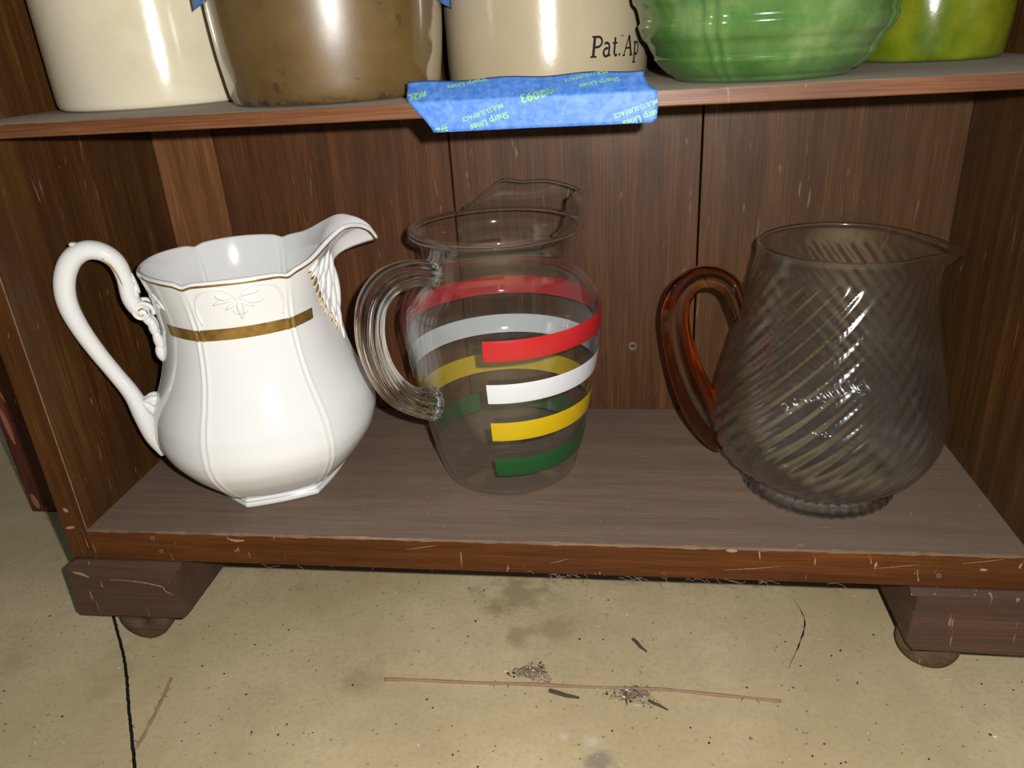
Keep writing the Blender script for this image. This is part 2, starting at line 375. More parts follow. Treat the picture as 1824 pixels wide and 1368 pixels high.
# ------------------------------------------------------------------ WHITE PITCHER
WAX = (.1159, .084, 0.0); WSP = 24.0
wR = smooth_interp([0, .0015, .004, .0065, .008, .0105, .014, .022, .03, .045, .055, .068, .08, .095, .11, .125, .137],
                   [.0500, .0525, .0530, .0515, .0508, .0530, .0590, .0668, .0735, .0815, .0832, .0818, .0778, .0705, .0650, .0618, .0605])
_E = [(0, .1005, .1790), (4, .0960, .1875), (8, .0890, .1925), (14, .0815, .1945), (22, .0735, .1905), (32, .0690, .1850), (45, .0675, .1800), (60, .0668, .1775), (180, .0662, .1790)]
eR = smooth_interp([e[0] for e in _E], [e[1] for e in _E]); eZ = smooth_interp([e[0] for e in _E], [e[2] for e in _E])
eP = smooth_interp([0, 8, 20, 40, 60, 180], [9, 7, 4, 2.2, 1.8, 1.8])
def w_panel(a, z):
    """multiplier and ridge displacement from the six panels"""
    p = abs(((a+30) % 60)-30)            # degrees from the nearest seam
    poly = cos(radians(30))/cos(radians(30-p))
    k = interp(z, [0, .009, .014, .05, .11, .14, .17, .2], [.95, .95, .55, .26, .30, .35, .25, 0])
    mul = 1-k*(1-poly)*.8
    dm = radians(p)*interp(z, [0, .05, .14], [.05, .082, .062])*1000
    amp = interp(z, [.0, .009, .016, .15, .172, .178], [0, 0, 1, 1, .6, 0])
    rid = amp*(.0007*exp(-((dm-2.1)/.75)**2)-.0008*exp(-(dm/1.0)**2))
    return mul, rid
def w_point(th, u):
    """u in [0,1] body (z 0..0.137), [1,2] neck to lip"""
    a = abs(angd(degrees(th)-WSP)); aa = degrees(th)-WSP
    sb = .0052*exp(-(a/15)**2)
    if u <= 1:
        z = .137*u; mul, rid = w_panel(aa, z)
        return wR(z)*mul+rid+sb*interp(z, [.085, .137], [0, 1]), z
    t = u-1; zt = eZ(a) - (.0016*exp(-(((a-60)/4.0)**2)) + .0016*exp(-(((a-120)/4.0)**2)))*1.0 + .0012*abs(sin(radians(a*3)))*(1 if a > 60 else 0)
    z = .137+(zt-.137)*t; mul, rid = w_panel(aa, z)
    mul = 1+(mul-1)*(1-.6*t)
    r0 = (.0605*mul+sb+rid)
    return r0+(eR(a)*(1+(mul-1)*.6)-r0)*t**eP(a), z
wu = list(np.linspace(0, .13, 22))+list(np.linspace(.15, 1, 50))+list(1+np.linspace(.03, .85, 26))+list(1+np.linspace(.87, 1, 14))
NTH = 360
n = NT('white_glazed_porcelain')
sm = n.noise(n.coords(), 14, 4, .6)
colw = n.mix(n.ramp(sm, [(.62, BW(0)), (.85, BW(.18))]), (.71, .71, .705), (.60, .56, .48))
n.principled(Base__Color=colw, Roughness=.10, Specular__IOR__Level=.5, Coat__Weight=.3, Coat__Roughness=.05)
M_porc = n.m
n = NT('worn_gilding')
gn = n.noise(n.coords(), 90, 4, .6)
n.principled(Base__Color=n.ramp(gn, [(.3, (.30, .17, .045)), (.7, (.52, .34, .11))]), Metallic=.75, Roughness=n.ramp(gn, [(.3, BW(.22)), (.7, BW(.38))]))
M_gold = n.m
wp = thing('white_pitcher', WAX, 'white porcelain pitcher with gold band, panelled body and scroll handle', 'pitcher')
vs, fs, _ = shell(lambda th: [w_point(th, u) for u in wu], NTH, .0032, .006)
mesh('body', vs, fs, M_porc, wp, smooth=True)
def w_xyz(th, u, off=0.0):
    r, z = w_point(th, u); r2, z2 = w_point(th, min(u+.01, 2)); r1, z1 = w_point(th, max(u-.01, 0))
    tx, tz = r2-r1, z2-z1; l = hypot(tx, tz) or 1
    rr, zz = r+tz/l*off, z-tx/l*off
    return Vector((rr*cos(th), rr*sin(th), zz))
def w_u(z): return z/.137
def strip(name, th0, th1, ufun0, ufun1, n, m, off, mat, closed=False):
    vs = []
    for j in range(m):
        for i in range(n):
            th = th0+(th1-th0)*i/((n) if closed else (n-1)); u = ufun0(th)+(ufun1(th)-ufun0(th))*j/(m-1)
            edge = 1.0 if 0 < j < m-1 else -.6
            vs.append(w_xyz(th, u, off*edge))
    return mesh(name, vs, grid_faces(n, m, closed), mat, wp, smooth=True)
def uz(z, th):
    a = abs(angd(degrees(th)-WSP)); zt = eZ(a); return z/.137 if z <= .137 else 1+(z-.137)/(zt-.137)
for s0, s1 in ((radians(WSP-150), radians(WSP-40)), (radians(WSP+40), radians(WSP+150))):
    strip('gold_band', s0, s1, lambda t: uz(.1375, t), lambda t: uz(.1468, t), 110, 7, .00025, M_gold)
def u_back(t, dist=.0021):
    u = 2.0; p = w_point(t, u); l = 0
    while l < dist:
        u -= .002; q = w_point(t, u); l += hypot(q[0]-p[0], q[1]-p[1]); p = q
    return u
strip('gold_rim', 0, 2*pi, u_back, lambda t: 2.0, 360, 5, .0003, M_gold, True)
strip('foot_line', 0, 2*pi, lambda t: w_u(.0052), lambda t: w_u(.0062), 360, 3, .00012, plain('grey_foot_line', (.35, .33, .30), .4), True)
# relief helpers: lobes lying on the surface
def lobe(bmv, bmf, c, dirv, nrm, L, Wd, Th, bend=0.0, ns=9, nr=8):
    d = dirv.normalized(); nr_ = nrm.normalized(); s = nr_.cross(d).normalized(); off = len(bmv)
    for i in range(ns):
        t = i/(ns-1); x = (t-.5)*L; ww = Wd*sin(pi*min(max(t*.92+.06, 0), 1))**.7; hh = Th*sin(pi*min(max(t*.92+.06, 0), 1))**.6
        cc = c+d*x+s*(bend*sin(pi*t)*L)
        for k in range(nr):
            an = 2*pi*k/nr; bmv.append(cc+s*(cos(an)*ww*.5)+nr_*(sin(an)*hh))
    bmf += grid_faces(nr, ns, True, off)
    bmf.append(tuple(off+k for k in range(nr))[::-1]); bmf.append(tuple(off+(ns-1)*nr+k for k in range(nr)))
def w_frame(az, z):
    th = radians(az); u = uz(z, th); p = w_xyz(th, u); pz = w_xyz(th, u+.02)-p; pt = w_xyz(th+.01, u)-p
    up = pz.normalized(); sd = pt.normalized(); return p, sd, up, sd.cross(up).normalized()
def relief(name, items, mat):
    V, F_ = [], []
    for az, z, ang, L, Wd, Th, bend in items:
        p, sd, up, nn = w_frame(az, z); a = radians(ang)
        lobe(V, F_, p, sd*cos(a)+up*sin(a), nn, L, Wd, Th, bend)
    return mesh(name, V, F_, mat, wp, smooth=True)
for pc in (WSP-90, WSP+90):           # flower relief in the middle of each side panel
    it = []
    for s in (-1, 1):
        it += [(pc+s*7.5, .1685, 8*s, .011, .0042, .0015, .12*s), (pc+s*9, .1640, -6*s, .013, .0036, .0013, -.10*s), (pc+s*5.0, .1612, -28*s, .008, .0032, .0012, 0),
               (pc+s*3.0, .1572, 60*s, .0055, .0028, .001, 0)]
    it += [(pc, .1590, 90, .0120, .0048, .0016, 0), (pc, .1545, 90, .0065, .0026, .0012, 0)]
    relief('flower_relief', it, M_porc)
    # arched ridges framing the panel top
    for s in (-1, 1):
        pts = [(pc+s*25, .150), (pc+s*26, .160), (pc+s*23, .1695), (pc+s*16, .1735), (pc+s*8, .1735), (pc+s*3, .1690), (pc+s*1.2, .1655)]
        path = [w_frame(a_, z_)[0] for a_, z_ in cr(pts, 36)]
        v_, f_ = tube(path, [.00085]*36, 8); mesh('panel_arch', v_, f_, M_porc, wp, smooth=True)
for s in (-1, 1):                      # small side flowers on the flank panels near the handle
    relief('flower_relief', [(WSP+s*150, .166, 40*s, .008, .0032, .001, 0), (WSP+s*146, .161, 60*s, .009, .003, .001, 0), (WSP+s*152, .159, 20*s, .007, .003, .001, 0)], M_porc)
    # acanthus leaves climbing to the spout
    lv = [(39, .1755, 160, .014, .0046, .0020), (36, .1700, 155, .014, .0046, .0020), (33, .1645, 145, .014, .0044, .0020), (30, .1585, 138, .013, .0042, .0020), (27, .1525, 128, .013, .0042, .0018),
          (24, .1465, 118, .012, .0042, .0018), (20, .1395, 112, .013, .004, .0017), (14, .1320, 108, .012, .004, .0017), (11, .1240, 105, .012, .0036, .0015), (7, .1150, 100, .012, .0032, .0014),
          (28, .1700, 120, .020, .0055, .0024), (23, .1590, 110, .022, .0055, .0024), (17, .1700, 105, .026, .0060, .0024), (14, .1560, 100, .026, .0060, .0024), (10, .1420, 97, .026, .0056, .0022), (6, .1280, 95, .026, .005, .0019), (8, .1640, 92, .034, .005, .0022), (3, .1480, 91, .04, .005, .0018)]
    relief('leaf_relief', [(WSP+s*a_, z_, an if s > 0 else 180-an, L, w_, t_, .06*s) for a_, z_, an, L, w_, t_ in lv], M_porc)
    relief('gold_leaf_tip', [(WSP+s*(a_+2.6), z_-.0012, an if s > 0 else 180-an, L*.62, .0019, .0015, .05*s) for a_, z_, an, L, w_, t_ in lv[:9]], M_gold)
# scroll handle
HA = radians(WSP+180); hd = Vector((cos(HA), sin(HA), 0)); hs = Vector((-sin(HA), cos(HA), 0))
def hp(rho, z, side=0.0): return hd*rho+Vector((0, 0, z))+hs*side
tube.ref = hs
hpts = [(.0665, .1480), (.0715, .1510), (.0752, .1600), (.0752, .1750), (.0778, .1868), (.0850, .1942), (.0947, .1962), (.1048, .1908), (.1122, .1782), (.1148, .1622), (.1120, .1444), (.1059, .1251), (.0985, .1064), (.0915, .0884), (.0880, .0700), (.0855, .0520), (.0815, .0360)]
hrad = [(.0070, .0048), (.0072, .0050), (.0066, .0048), (.0062, .0046), (.0064, .0048), (.0068, .0052), (.0070, .0056), (.0068, .0058), (.0066, .0058), (.0064, .0056), (.0062, .0052), (.0060, .0048), (.0060, .0046), (.0064, .0050), (.0066, .0058), (.0058, .0050), (.0030, .0026)]
hn = 120
path = [hp(*p) for p in cr(hpts, hn)]; rad = [(r[0]*1.05, r[1]*1.2) for r in cr(hrad, hn)]
v_, f_ = tube(path, rad, 20); handle = mesh('handle', v_, f_, M_porc, wp, smooth=True)
for s in (-1, 1):                      # volute on each face of the scroll
    path = []; rr = []
    for i in range(60):
        t = i/59; ang = radians(200)-t*2*pi*1.6; r = .0068*(1-t)**.8+.0006
        path.append(hp(.0690+r*cos(ang), .1500+r*sin(ang), s*(.0052+.0012*t))); rr.append(.0016*(1-.35*t))
    v_, f_ = tube(path, rr, 8); mesh('volute', v_, f_, M_porc, wp, smooth=True).parent = handle
    path = [hp(.0690+.0036*cos(a_)*k_, .1500+.0036*sin(a_)*k_, s*.0070) for a_, k_ in [(radians(200)-t_*2*pi*.9, 1-.6*t_) for t_ in np.linspace(0, 1, 30)]]
    v_, f_ = tube(path, [.00055]*30, 6); mesh('gold_line', v_, f_, M_gold, wp, smooth=True).parent = handle
    path = [hp(a_, b_, s*.0058) for a_, b_ in cr([(.0762, .1700), (.0782, .1800), (.0830, .1895), (.0900, .1945)], 24)]
    v_, f_ = tube(path, [.0006]*24, 6); mesh('gold_line', v_, f_, M_gold, wp, smooth=True).parent = handle
    path = [hp(a_, b_, s*.0052) for a_, b_ in cr([(.0925, .0800), (.0905, .0730), (.0860, .0655), (.0830, .0620)], 20)]
    v_, f_ = tube(path, [.0006]*20, 6); mesh('gold_line', v_, f_, M_gold, wp, smooth=True).parent = handle
V, F_ = [], []
for rho, z, side, dr, dz, L, wd in [(.1000, .2005, 0, 1, .1, .0070, .0065), (.0975, .2000, 0, 1, .2, .010, .0075), (.0900, .1998, 0, 1, .35, .013, .0080), (.0830, .1968, 0, 1, .8, .014, .0080),
                                    (.0690, .1700, 0, .1, 1, .014, .007), (.0700, .1640, 0, -.2, 1, .012, .008)]:
    lobe(V, F_, hp(rho, z, side), hd*dr+Vector((0, 0, dz)), hp(1, .2)-hp(.95, .1), L, wd, .0028)
mesh('handle_leaf', V, F_, M_porc, wp, smooth=True).parent = handle
for s in (-1, 1):
    V, F_ = [], []
    for rho, z, dr, dz, L in [(.078, .083, -1, .1, .012), (.0765, .0800, -1, -.5, .012), (.081, .0760, -.6, -1, .018), (.0850, .062, -.3, -1, .024)]:
        lobe(V, F_, hp(rho, z, s*.0035), hd*dr+Vector((0, 0, dz)), hs*s+hd*.4, L, .0068, .0032)
    mesh('handle_root', V, F_, M_porc, wp, smooth=True).parent = handle
    V, F_ = [], []
    for rho, z, dr, dz, L in [(.0690, .1440, -.3, -1, .014), (.0665, .1370, -.05, -1, .016), (.0655, .1270, -.05, -1, .018), (.0662, .1180, 0, -1, .014)]:
        lobe(V, F_, hp(rho-.0015, z, s*.0030), hd*dr+Vector((0, 0, dz)), hs*s+hd*.4, L, .0070, .0032)
    mesh('leaf_root', V, F_, M_porc, wp, smooth=True).parent = handle
tube.ref = None

# ------------------------------------------------------------------ GLASS
def glass_mat(name, tint=(.97, .985, .975), refr=0.0, ior=1.1, veil=.02, rough=.02, veil_col=(.75, .75, .72), edge=.0, f0=.045):
    """thin clear glass wall: passes light straight through, mirrors by Fresnel, a little dust film, edges whitened in place of edge reflections"""
    n = NT(name)
    lw = n.n('ShaderNodeLayerWeight', Blend=.5); f5 = n.math('POWER', lw.outputs['Facing'], 4.2)
    F = n.math('ADD', n.math('MULTIPLY', f5, .80), f0, True)
    tr = n.n('ShaderNodeBsdfTransparent', Color=(*tint, 1)).outputs[0]
    if refr:
        rf = n.n('ShaderNodeBsdfRefraction', Color=(*tint, 1), Roughness=0.0, IOR=ior).outputs[0]
        mx = n.n('ShaderNodeMixShader', Fac=refr, i1=tr, i2=rf); tr = mx.outputs[0]
    df = n.n('ShaderNodeBsdfDiffuse', Color=(*veil_col, 1)).outputs[0]
    vf = n.math('ADD', n.math('MULTIPLY', n.math('POWER', lw.outputs['Facing'], 3.0), edge), n.math('MULTIPLY', n.ramp(n.noise(n.coords(), 40, 4, .6), [(.3, BW(.5)), (.75, BW(1))]), veil), True)  # pale diffuse painted in toward grazing edges as edge reflection; noise part is dust film
    m1 = n.n('ShaderNodeMixShader', Fac=vf, i1=tr, i2=df).outputs[0]
    gl = n.n('ShaderNodeBsdfGlossy', Color=(1, 1, 1, 1), Roughness=rough).outputs[0]
    n.surface(n.n('ShaderNodeMixShader', Fac=F, i1=m1, i2=gl).outputs[0])
    return n.m
M_glass = glass_mat('clear_pressed_glass', tint=(.985, .99, .985), veil=.0035, rough=.05, edge=.02, f0=.06)
M_swirl = glass_mat('clear_swirl_glass', tint=(.965, .97, .96), refr=.20, ior=1.13, veil=.003, rough=.10, edge=.008, f0=.062)
def solid_glass(name, col, dens, rough=.0, ior=1.5):
    n = NT(name)
    g = n.n('ShaderNodeBsdfGlass', Color=(1, 1, 1, 1), Roughness=rough, IOR=ior); n.surface(g.outputs[0])
    if dens:
        va = n.n('ShaderNodeVolumeAbsorption', Color=(*col, 1), Density=dens); n.t.links.new(va.outputs[0], n.out.inputs[1])
    return n.m
M_rod = solid_glass('clear_solid_glass', (1, 1, 1), 0)
M_amber = solid_glass('amber_solid_glass', (.86, .57, .10), 190)

# striped pitcher
SAX = (.3005, .1063, 0.0); SSP = 38.0
sP = [(.0440, 0), (.0490, .0008), (.0515, .0028), (.0530, .006), (.0548, .013), (.0578, .025), (.0617, .045), (.0658, .070), (.0700, .095), (.0727, .115), (.0734, .128), (.0722, .138), (.0690, .1455), (.0635, .1515), (.0580, .1558), (.0550, .1595), (.0538, .1640), (.0534, .1720), (.0538, .1805), (.0556, .1860), (.0592, .1890), (.0606, .1910)]
sPd = [tuple(p) for p in cr(sP, 110)]
_L = [(0, .0725, .2045), (10, .0675, .2085), (24, .0590, .2118), (38, .0540, .2115), (52, .0535, .2130), (62, .0565, .2075), (74, .0602, .1975), (88, .0612, .1925), (180, .0612, .1925)]
lR = smooth_interp([e[0] for e in _L], [e[1] for e in _L]); lZ = smooth_interp([e[0] for e in _L], [e[2] for e in _L])
def s_prof(th):
    a = abs(angd(degrees(th)-SSP)); re, ze = lR(a), lZ(a); k = interp(a, [70, 88], [1, 0]); ex = []
    for t in np.linspace(.12, 1, 12):
        z = .1910+(ze-.1910)*t; bulge = k*.0055*sin(pi*min(t*.85, 1))
        ex.append((.0606+(re-.0606)*t**1.6+bulge, z))
    return sPd+ex
sp_ = thing('striped_pitcher', SAX, 'clear glass pitcher with red, white, yellow and green stripes and an ice lip', 'pitcher')
vs, fs, _ = shell(s_prof, 220, .0030, .0060)
mesh('body', vs, fs, M_glass, sp_, smooth=True)
bead = [(s_prof(2*pi*k/160), 2*pi*k/160) for k in range(161)]
tube.ref = Vector((0, 0, 1)); RB = .0602
v_, f_ = tube([Vector((RB*cos(t_), RB*sin(t_), .1905)) for _, t_ in bead], [(.0016, .0019)]*161, 10, caps=False)
mesh('rim', v_, f_, M_rod, sp_, smooth=True)
lipt = [radians(SSP-84)+radians(168)*k/90 for k in range(91)]
v_, f_ = tube([Vector((s_prof(t_)[-1][0]*cos(t_), s_prof(t_)[-1][0]*sin(t_), s_prof(t_)[-1][1])) for t_ in lipt], [.0012]*91, 10)
mesh('lip_edge', v_, f_, M_rod, sp_, smooth=True); tube.ref = None
sr_f = smooth_interp([p[1] for p in sP[1:]], [p[0] for p in sP[1:]])
def paint(name, col): return plain(name, col, .28, .5, var=.06)
for nm, z0, z1, col in (('red_stripe', .1184, .1329, (.42, .016, .018)), ('white_stripe', .0857, .1009, (.62, .63, .66)), ('yellow_stripe', .0542, .0696, (.53, .36, .004)), ('green_stripe', .0222, .0379, (.012, .075, .020))):
    vs = []; N = 150; t0, t1 = radians(-91.6), radians(203)
    for j in range(7):
        z = z0+(z1-z0)*j/6
        for i in range(N):
            th = t0+(t1-t0)*i/(N-1); r = sr_f(z)+.00035*(1 if 0 < j < 6 else .3); vs.append((r*cos(th), r*sin(th), z))
    mesh(nm, vs, grid_faces(N, 7, False), paint(nm+'_paint', col), sp_, smooth=True)
# fluted glass handle
HA = radians(SSP+180); hd = Vector((cos(HA), sin(HA), 0)); hs = Vector((-sin(HA), cos(HA), 0)); tube.ref = hs
hp_ = [(.0510, .1650), (.0600, .1690), (.0720, .1700), (.0860, .1665), (.0965, .1560), (.1010, .1400), (.1012, .1230), (.0965, .1040), (.0880, .0880), (.0760, .0770), (.0650, .0720), (.0600, .0705)]
hr_ = [(.0125, .0085), (.0120, .0085), (.0118, .0090), (.0115, .0095), (.0112, .0095), (.0110, .0095), (.0110, .0095), (.0112, .0095), (.0115, .0098), (.0122, .0100), (.0135, .0115), (.0140, .0120)]
path = [hd*p[0]+Vector((0, 0, p[1])) for p in cr(hp_, 90)]; rad = [tuple(r) for r in cr(hr_, 90)]
v_, f_ = tube(path, rad, 80, shape=lambda i, a: 1+.055*cos(a*12)); mesh('handle', v_, f_, M_rod, sp_, smooth=True)['label'] = 'fluted clear glass handle'

# swirl pitcher
PAX = (.5297, .0856, 0.0); PSP = -14.0
pP = [(.0380, 0), (.0470, .0004), (.0505, .0022), (.0515, .0060), (.0508, .0100), (.0515, .0128), (.0560, .0170), (.0640, .0245), (.0706, .0330), (.0750, .0440), (.0762, .0540), (.0757, .0650), (.0735, .0780), (.0690, .0980), (.0632, .1230), (.0580, .1480), (.0548, .1640), (.0534, .1740), (.0533, .1785)]
pPd = [tuple(p) for p in cr(pP, 150)]
NR = 34
def p_prof(th):
    a = abs(angd(degrees(th)-PSP)); wsp = max(0, 1-a/38)**1.7; out = []
    for r, z in pPd:
        amp = interp(z, [0, .011, .0135, .02, .05, .12, .160, .169], [0, 0, .3, .8, 1.0, .9, .75, 0])*.00095
        ph = NR*(th-13.2*z); rib = amp*(abs(cos(ph*.5))*2-1.1)
        ft = interp(z, [0, .002, .006, .010, .0125], [0, .6, 1, .6, 0])*.0008*cos(40*th)
        k = interp(z, [.135, .160, .1785], [0, .25, 1])
        out.append((r+rib+ft+wsp*.0175*k**1.6, z-.0050*wsp*max(0, k-.3)))
    return out
pp = thing('swirl_pitcher', PAX, 'clear swirled-rib glass pitcher with an amber glass handle', 'pitcher')
vs, fs, m_ = shell(p_prof, 680, .0022, .0065)
mesh('body', vs, fs, M_swirl, pp, smooth=True)
tube.ref = Vector((0, 0, 1))
rimp = [(p_prof(2*pi*k/200)[-1], 2*pi*k/200) for k in range(201)]
v_, f_ = tube([Vector(((q[0]-.0008)*cos(t_), (q[0]-.0008)*sin(t_), q[1]+.0004)) for q, t_ in rimp], [.0012]*201, 8, caps=False)
mesh('rim', v_, f_, M_rod, pp, smooth=True)
v_, f_ = tube([Vector((.0490*cos(t_), .0490*sin(t_), .0058)) for _, t_ in rimp], [(.0054, .0040)]*201, 14, shape=lambda i, a: 1+.12*cos(i/200*2*pi*44), caps=False)
mesh('foot_ring', v_, f_, M_rod, pp, smooth=True)
HA = radians(168); hd = Vector((cos(HA), sin(HA), 0)); hs = Vector((-sin(HA), cos(HA), 0)); tube.ref = hs
hp_ = [(.0600, .1220), (.0632, .1340), (.0690, .1460), (.0800, .1520), (.0925, .1500), (.1025, .1395), (.1060, .1233), (.1035, .1041), (.0968, .0802), (.0872, .0570), (.0790, .0395), (.0730, .0260), (.0695, .0180)]
hr_ = [(.0062, .0055), (.0070, .0068), (.0074, .0072), (.0078, .0078), (.0084, .0086), (.0090, .0098), (.0094, .0104), (.0096, .0110), (.0102, .0124), (.0108, .0138), (.0100, .0125), (.0080, .0085), (.0040, .0035)]
path = [hd*p[0]+Vector((0, 0, p[1])) for p in cr(hp_, 90)]; rad = [tuple(r) for r in cr(hr_, 90)]
v_, f_ = tube(path, rad, 32, shape=lambda i, a: 1+.03*cos(a*6)); mesh('handle', v_, f_, M_amber, pp, smooth=True)['label'] = 'amber brown glass handle'
tube.ref = None

# ================================================================== TOP SHELF POTTERY
def pot(name, loc, prof, mat, label, cat='crock', thick=.007, nth=120, mod=None, ndiv=70):
    t = thing(name, (*loc, ZS), label, cat)
    rf_ = smooth_interp([p[1] for p in prof], [p[0] for p in prof])
    P_ = [(rf_(z_), float(z_)) for z_ in np.interp(np.linspace(0, len(prof)-1, ndiv), range(len(prof)), [p[1] for p in prof])]
    vs, fs, _ = shell(lambda th: [((r*mod(th, z) if mod else r), z) for r, z in P_], nth, thick, .008)
    mesh('body', vs, fs, mat, t, smooth=True)
    return t
# cream crock
n = NT('cream_crazed_glaze')
v = n.coords(); a = n.noise(v, 18, 5, .6); b = n.noise(v, 70, 4, .6)
col = n.mix(n.ramp(a, [(.5, BW(0)), (.8, BW(.6))]), (.55, .50, .375), (.43, .34, .18))
col = n.mix(n.ramp(b, [(.70, BW(0)), (.76, BW(.7))]), col, (.30, .20, .10))
n.principled(Base__Color=col, Roughness=.14, Specular__IOR__Level=.5, Normal=n.bump(a, .15, .002)); M_cream = n.m
c1 = pot('cream_crock', (.0718, .1170), [(.063, 0), (.0675, .0015), (.0688, .005), (.0692, .03), (.0694, .08), (.0694, .14), (.0692, .18), (.0694, .184), (.0694, .194), (.068, .197)], M_cream,
    'cream glazed stoneware crock beside the side panel')
# brown jug: brown glaze poured over a beige body
n = NT('brown_poured_glaze')
tc = n.n('ShaderNodeTexCoord').outputs['Object']; sx = n.n('ShaderNodeSeparateXYZ', Vector=tc)
ang = n.math('ARCTAN2', sx.outputs[1], sx.outputs[0])
wob = n.math('MULTIPLY', n.math('SUBTRACT', n.noise(n.coords(), 26, 3, .5), .5), .55)
dl = n.math('ABSOLUTE', n.math('SUBTRACT', n.math('ADD', ang, wob), radians(-74)))
msk = n.ramp(n.math('DIVIDE', dl, pi), [(.335, BW(1)), (.345, BW(0))])
a = n.noise(n.coords(), 20, 5, .6); sp2 = n.noise(n.coords(), 130, 3, .6)
brn = n.ramp(a, [(.3, (.060, .034, .009)), (.7, (.115, .068, .020))])
brn = n.mix(n.ramp(sp2, [(.66, BW(0)), (.72, BW(.7))]), brn, (.03, .018, .008))
lowz = n.math('MULTIPLY', n.ramp(n.math('MULTIPLY', sx.outputs[2], 100.), [(.25, BW(1)), (.55, BW(0))]), n.ramp(sp2, [(.45, BW(0)), (.6, BW(1))]))
brn = n.mix(lowz, brn, (.012, .008, .006))
col = n.mix(msk, (.34, .28, .185), brn)
n.principled(Base__Color=col, Roughness=.36, Specular__IOR__Level=.6, Coat__Weight=.8, Coat__Roughness=.08, Normal=n.bump(a, .1, .002)); M_brown = n.m
c2 = pot('brown_jug', (.2110, .0765), [(.057, 0), (.0625, .0012), (.0645, .005), (.0662, .015), (.0685, .035), (.0697, .06), (.0700, .085), (.0685, .115), (.064, .145), (.050, .168), (.032, .182), (.022, .190), (.0205, .2), (.023, .208), (.0225, .215), (.0195, .217)], M_brown,
    'brown glazed stoneware jug on the dusty shelf', 'jug')
# beige crock with the stamped patent line
n = NT('beige_stoneware_glaze')
a = n.noise(n.coords(), 15, 4, .55); b = n.noise(n.coords(), 120, 3, .6)
col = n.ramp(a, [(.3, (.30, .245, .155)), (.7, (.36, .30, .20))])
col = n.mix(n.ramp(b, [(.70, BW(0)), (.74, BW(.6))]), col, (.28, .20, .12))
n.principled(Base__Color=col, Roughness=.2, Specular__IOR__Level=.45, Normal=n.bump(b, .08, .001)); M_beige = n.m
BAX = (.3385, .1350); BR = .0665
c3 = pot('beige_crock', BAX, [(.0600, 0), (.0645, .0012), (.0660, .005), (BR, .02), (BR, .08), (BR, .15), (.0655, .175), (.0662, .180), (.0662, .190), (.0645, .193)], M_beige,
    'beige stoneware crock stamped with black lettering', 'crock')
def text_mesh(body, size, shear=0.0):
    cu = bpy.data.curves.new('t', 'FONT'); cu.body = body; cu.size = size; cu.shear = shear; cu.offset = size*.018; cu.resolution_u = 4
    ob = bpy.data.objects.new('t', cu); C.objects.link(ob)
    dg = bpy.context.evaluated_depsgraph_get(); dg.update()
    me = bpy.data.meshes.new_from_object(ob.evaluated_get(dg)); bpy.data.objects.remove(ob, do_unlink=True)
    return me
M_ink = plain('black_stamp_ink', (.012, .011, .011), .5, .3, var=.0)
strokes = []                                  # (points, width) in letter units, baseline 0, cap height 1
def stk(x, pts, w_=.13): strokes.append(([(x+p[0], p[1]) for p in pts], w_))
def arc(cx, cy, rx, ry, a0, a1, n_=12): return [(cx+rx*cos(radians(a0+(a1-a0)*k/(n_-1))), cy+ry*sin(radians(a0+(a1-a0)*k/(n_-1)))) for k in range(n_)]
stk(0, [(.12, 0), (.12, 1)], .17); stk(0, [(.10, .96)]+arc(.32, .72, .30, .25, 90, -90)+[(.12, .47)], .12); stk(0, [(-.06, 0), (.34, 0)], .09); stk(0, [(-.06, .98), (.2, .98)], .09)
stk(.78, arc(.20, .20, .19, .20, 60, 330, 16), .13); stk(.78, [(.02, .60), (.14, .67), (.32, .62), (.38, .48), (.38, .08), (.50, .02)], .13)
stk(1.42, [(.14, .92), (.14, .14), (.24, .01), (.38, .08)], .14); stk(1.42, [(-.04, .64), (.34, .64)], .09)
stk(1.95, arc(.05, .06, .035, .035, 0, 330, 8), .09); stk(2.0, arc(.05, .98, .02, .02, 0, 330, 8), .06); stk(2.15, arc(.05, .98, .02, .02, 0, 330, 8), .06)
stk(2.35, [(.02, 0), (.40, 1)], .09); stk(2.35, [(.40, 1), (.72, 0)], .17); stk(2.35, [(.16, .36), (.58, .36)], .09); stk(2.35, [(-.10, 0), (.14, 0)], .08); stk(2.35, [(.56, 0), (.86, 0)], .08)
stk(3.32, [(.10, .66), (.10, -.36)], .15); stk(3.32, arc(.28, .34, .22, .31, 150, -150, 16), .12); stk(3.32, [(-.06, -.37), (.28, -.37)], .08); stk(3.32, [(-.06, .65), (.12, .66)], .08)
V, F_ = [], []; LS = .0112
for pts, wd in strokes:
    base = len(V); m_ = len(pts)
    for i, p in enumerate(pts):
        q0, q1 = pts[max(i-1, 0)], pts[min(i+1, m_-1)]; tx, ty = q1[0]-q0[0], q1[1]-q0[1]; l = hypot(tx, ty) or 1
        for sg in (.5, -.5):
            lx, ly = (p[0]-ty/l*wd*sg), (p[1]+tx/l*wd*sg); lx += .14*ly
            th = radians(-62.0)+lx*LS*.93/BR; r = BR+.00025
            V.append((r*cos(th), r*sin(th), .0150+ly*LS-lx*LS*.02))
    for i in range(m_-1): F_.append((base+2*i, base+2*i+1, base+2*i+3, base+2*i+2))
mesh('stamped_lettering', V, F_, M_ink, c3)
